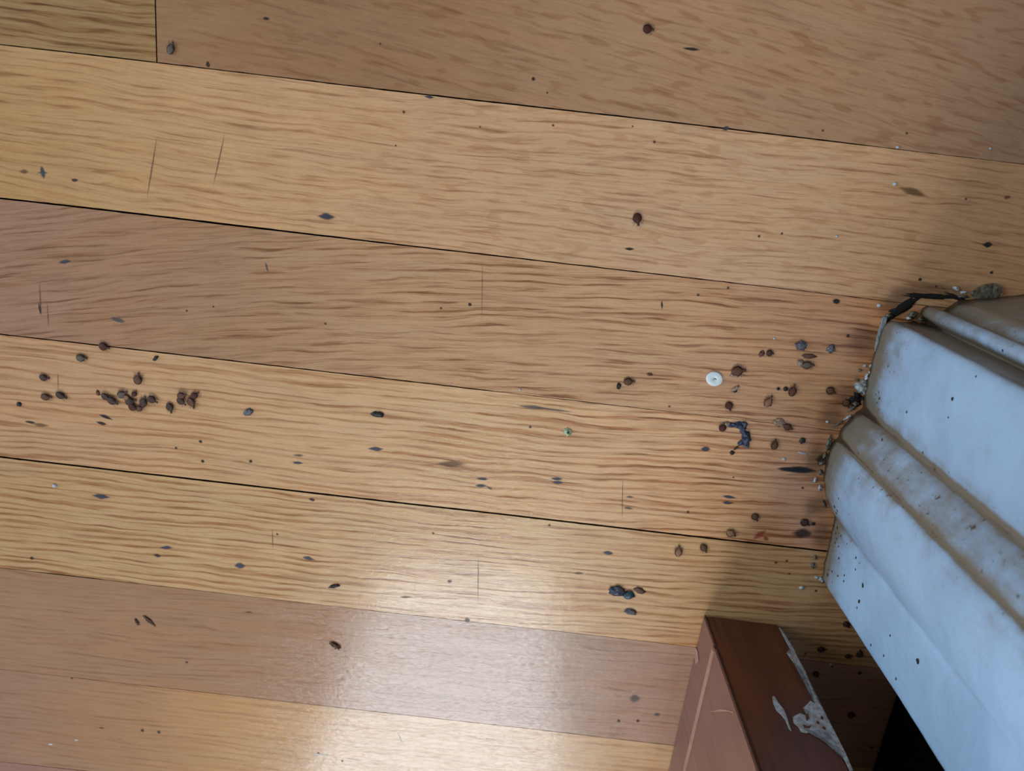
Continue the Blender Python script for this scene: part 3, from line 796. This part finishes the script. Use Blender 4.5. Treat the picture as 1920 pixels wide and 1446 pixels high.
crumb(1500,680,12,14,3,60,SHED,'bug_husk','pale crumpled husk left of the flattened grey-brown bug','husk')
crumb(1378,729,20,7,3,35,SHED,'bug_husk','pale broken husk under the white disc','husk')
crumb(1378,733,8,7,3,0,DARKC,'dirt_crumb','dark crumb at the foot of the pale husk under the disc','crumb',group=CG)
crumb(1461,793,22,16,4,-30,SHED,'bug_husk','pale husk attached to the left of a brown bug, right of the blue smear','husk')
crumb(1376,703,16,7,4.6,10,SHED,'bug_husk','pale flap on the lower left of the large brown bug by the disc','husk')
crumb(1504,826,11,12,4,-30,GREENC,'dirt_crumb','green-black crumb between the husk and the casing','crumb',group=CG)
crumb(466,773,18,12,4,30,GREYC,'bug_husk','glassy pinkish husk alone right of the cluster of four bugs','husk')
crumb(1525,982,7,6,2,0,DARKC,'dirt_crumb','tiny crumb right of the dark bug at the moulding corner','crumb',group=CG)
crumb(1373,849,8,8,3,0,DARKC,'dirt_crumb','small crumb under the lower end of the blue-black smear','crumb',group=CG)
# blue-black smear of debris, an arc of lumps
sm = empty('blue_black_debris', P(1385,808))
tag(sm, 'blue-black crusty arc of debris on the floor left of the casing', 'debris')
for i, (x, y, lx, ly, hz, a, m) in enumerate([(1362,795,14,10,3,0,SHED),(1374,797,16,9,4,5,BLUEC),(1385,797,16,12,5,0,BLUEC),(1395,796,12,12,5,20,BLUEC),(1392,806,14,12,5,-50,BLUEC),
                               (1398,815,15,14,6,-60,BLUEC),(1398,826,18,14,6,70,BLUEC),(1390,830,12,10,4,30,BLUEC),(1399,836,12,8,4,0,GREYC),(1380,840,10,3,2,40,DARKC)]):
    o = blob(x, y, lx, ly, hz, m, 'debris_lump', a, i*2.3+1, .5); 
    mw = o.matrix_world.copy(); o.parent = sm; o.matrix_world = Matrix.Translation(-sm.location) @ mw if False else mw
    o.matrix_parent_inverse = Matrix.Translation(sm.location).inverted(); 
# shiny beetle-like remains on the pale board
bb_ = empty('beetle_remains', P(1165,1111))
tag(bb_, 'glossy blue-grey beetle remains on the pale board left of the brown leg', 'bug')
for i, (x, y, lx, ly, hz, a, m, nm) in enumerate([(1157,1108,32,20,7,-12,BLUEC,'wing_case'),(1178,1115,22,15,6,-5,TEALC,'body'),(1160,1103,18,6,8,-12,GREYC,'pale_edge')]):
    o = blob(x, y, lx, ly, hz, m, nm, a, i*1.9+4, .3); mw = o.matrix_world.copy(); o.parent = bb_
    o.matrix_parent_inverse = Matrix.Translation(bb_.location).inverted()
crumb(1199,1107,20,12,3,-25,SLIVER,'bug_husk','reddish-brown scrap touching the right of the blue-grey beetle remains','husk')
crumb(1182,1147,22,12,4,-8,GREYC,'dirt_lump','grey scrap just below the blue-grey beetle remains','lump')
crumb(627,1099,20,7,3,12,DARKC,'dirt_crumb','slim black crumb at the lower centre left, above the seam','crumb',group=CG)
crumb(257,1166,15,6,3,-60,SLIVER,'wood_sliver','shorter of the two brown slivers lying side by side at the lower left','sliver')
crumb(279,1163,26,7,3,-42,SLIVER,'wood_sliver','longer of the two brown slivers lying side by side at the lower left','sliver')
crumb(629,1210,20,9,5,-35,SLIVER,'dropping','ridged dark brown pellet on the pinkish board at the lower centre left','pellet',rough=.5)
crumb(1064,810,15,16,4,10,FLAKEG,'pale_flake','pale green flake in the middle of the striped board','flake')
crumb(1065,810,7,7,5.5,10,GREENC,'dirt_crumb','dark green crumb on top of the pale green flake','crumb',group=CG)
WG = 'white specks of paint on the floor'
for (x, y, r, lab) in [(1678,345,8,'white paint speck on the pale upper board near the right edge'),(1683,276,7,'white paint speck on the seam at the upper right'),
                  (1648,573,8,'white paint speck just above the top foot of the casing'),(103,911,8,'white paint speck below the seam at the far left'),
                  (1503,1102,9,'white paint speck left of the casing corner, above the brown leg'),(1470,861,7,'white paint speck above the black smear'),
                  (1551,791,6,'white paint speck beside the groove of the casing foot'),(975,731,5,'tiny white speck on the seam in the middle of the floor'),
                  (1569,443,5,'tiny white speck on the pale board above the casing'),(1452,635,5,'tiny white speck above the small dark bug'),(1557,1246,5,'pale speck in the shade right of the brown leg'),
                  (1857,279,5,'tiny white speck near the upper right edge of the floor')]:
    crumb(x, y, r, r*.9, r*.35, 0, CHIP, 'paint_speck', lab, 'paint speck', group=WG, rough=.2)
crumb(1505,850,21,4,2,-18,CHIP,'paint_sliver','thin white paint sliver between upright bug and black smear','paint sliver',rough=.2)
# white disc with a small off-centre hole
s = local_scale(1339,710); c = P(1339,710); rad = 15.6*s
bm = bmesh.new()
prof = [(0, .00055), (.12, .00055), (.16, .00075), (.5, .0008), (.86, .00085), (.96, .00070), (1.0, .00035), (.97, 0)]
rings = []
for r, z in prof:
    if r == 0: rings.append([bm.verts.new((0, 0, z))]); continue
    rings.append([bm.verts.new((math.cos(2*math.pi*i/48)*r*rad*1.03, math.sin(2*math.pi*i/48)*r*rad*.90, z)) for i in range(48)])
for q in range(len(rings)-1):
    for i in range(48):
        j = (i+1) % 48
        if len(rings[q]) == 1: bm.faces.new((rings[q][0], rings[q+1][i], rings[q+1][j]))
        else: bm.faces.new((rings[q][i], rings[q+1][i], rings[q+1][j], rings[q][j]))
bmesh.ops.recalc_face_normals(bm, faces=bm.faces)
disc = link('plastic_disc', bm, WHITE); disc.location = (c.x, c.y, .00005); disc.rotation_euler = (0, 0, img_dir(1339,710,-25))
tag(disc, 'small round white disc lying on the oak floor left of the casing', 'disc')
o = link('centre_mark', lump_bm(rad*.18, rad*.07, rad*.05, 3, .3, 2), DISCM, disc); o.location = (rad*.05, rad*.05, .00078)
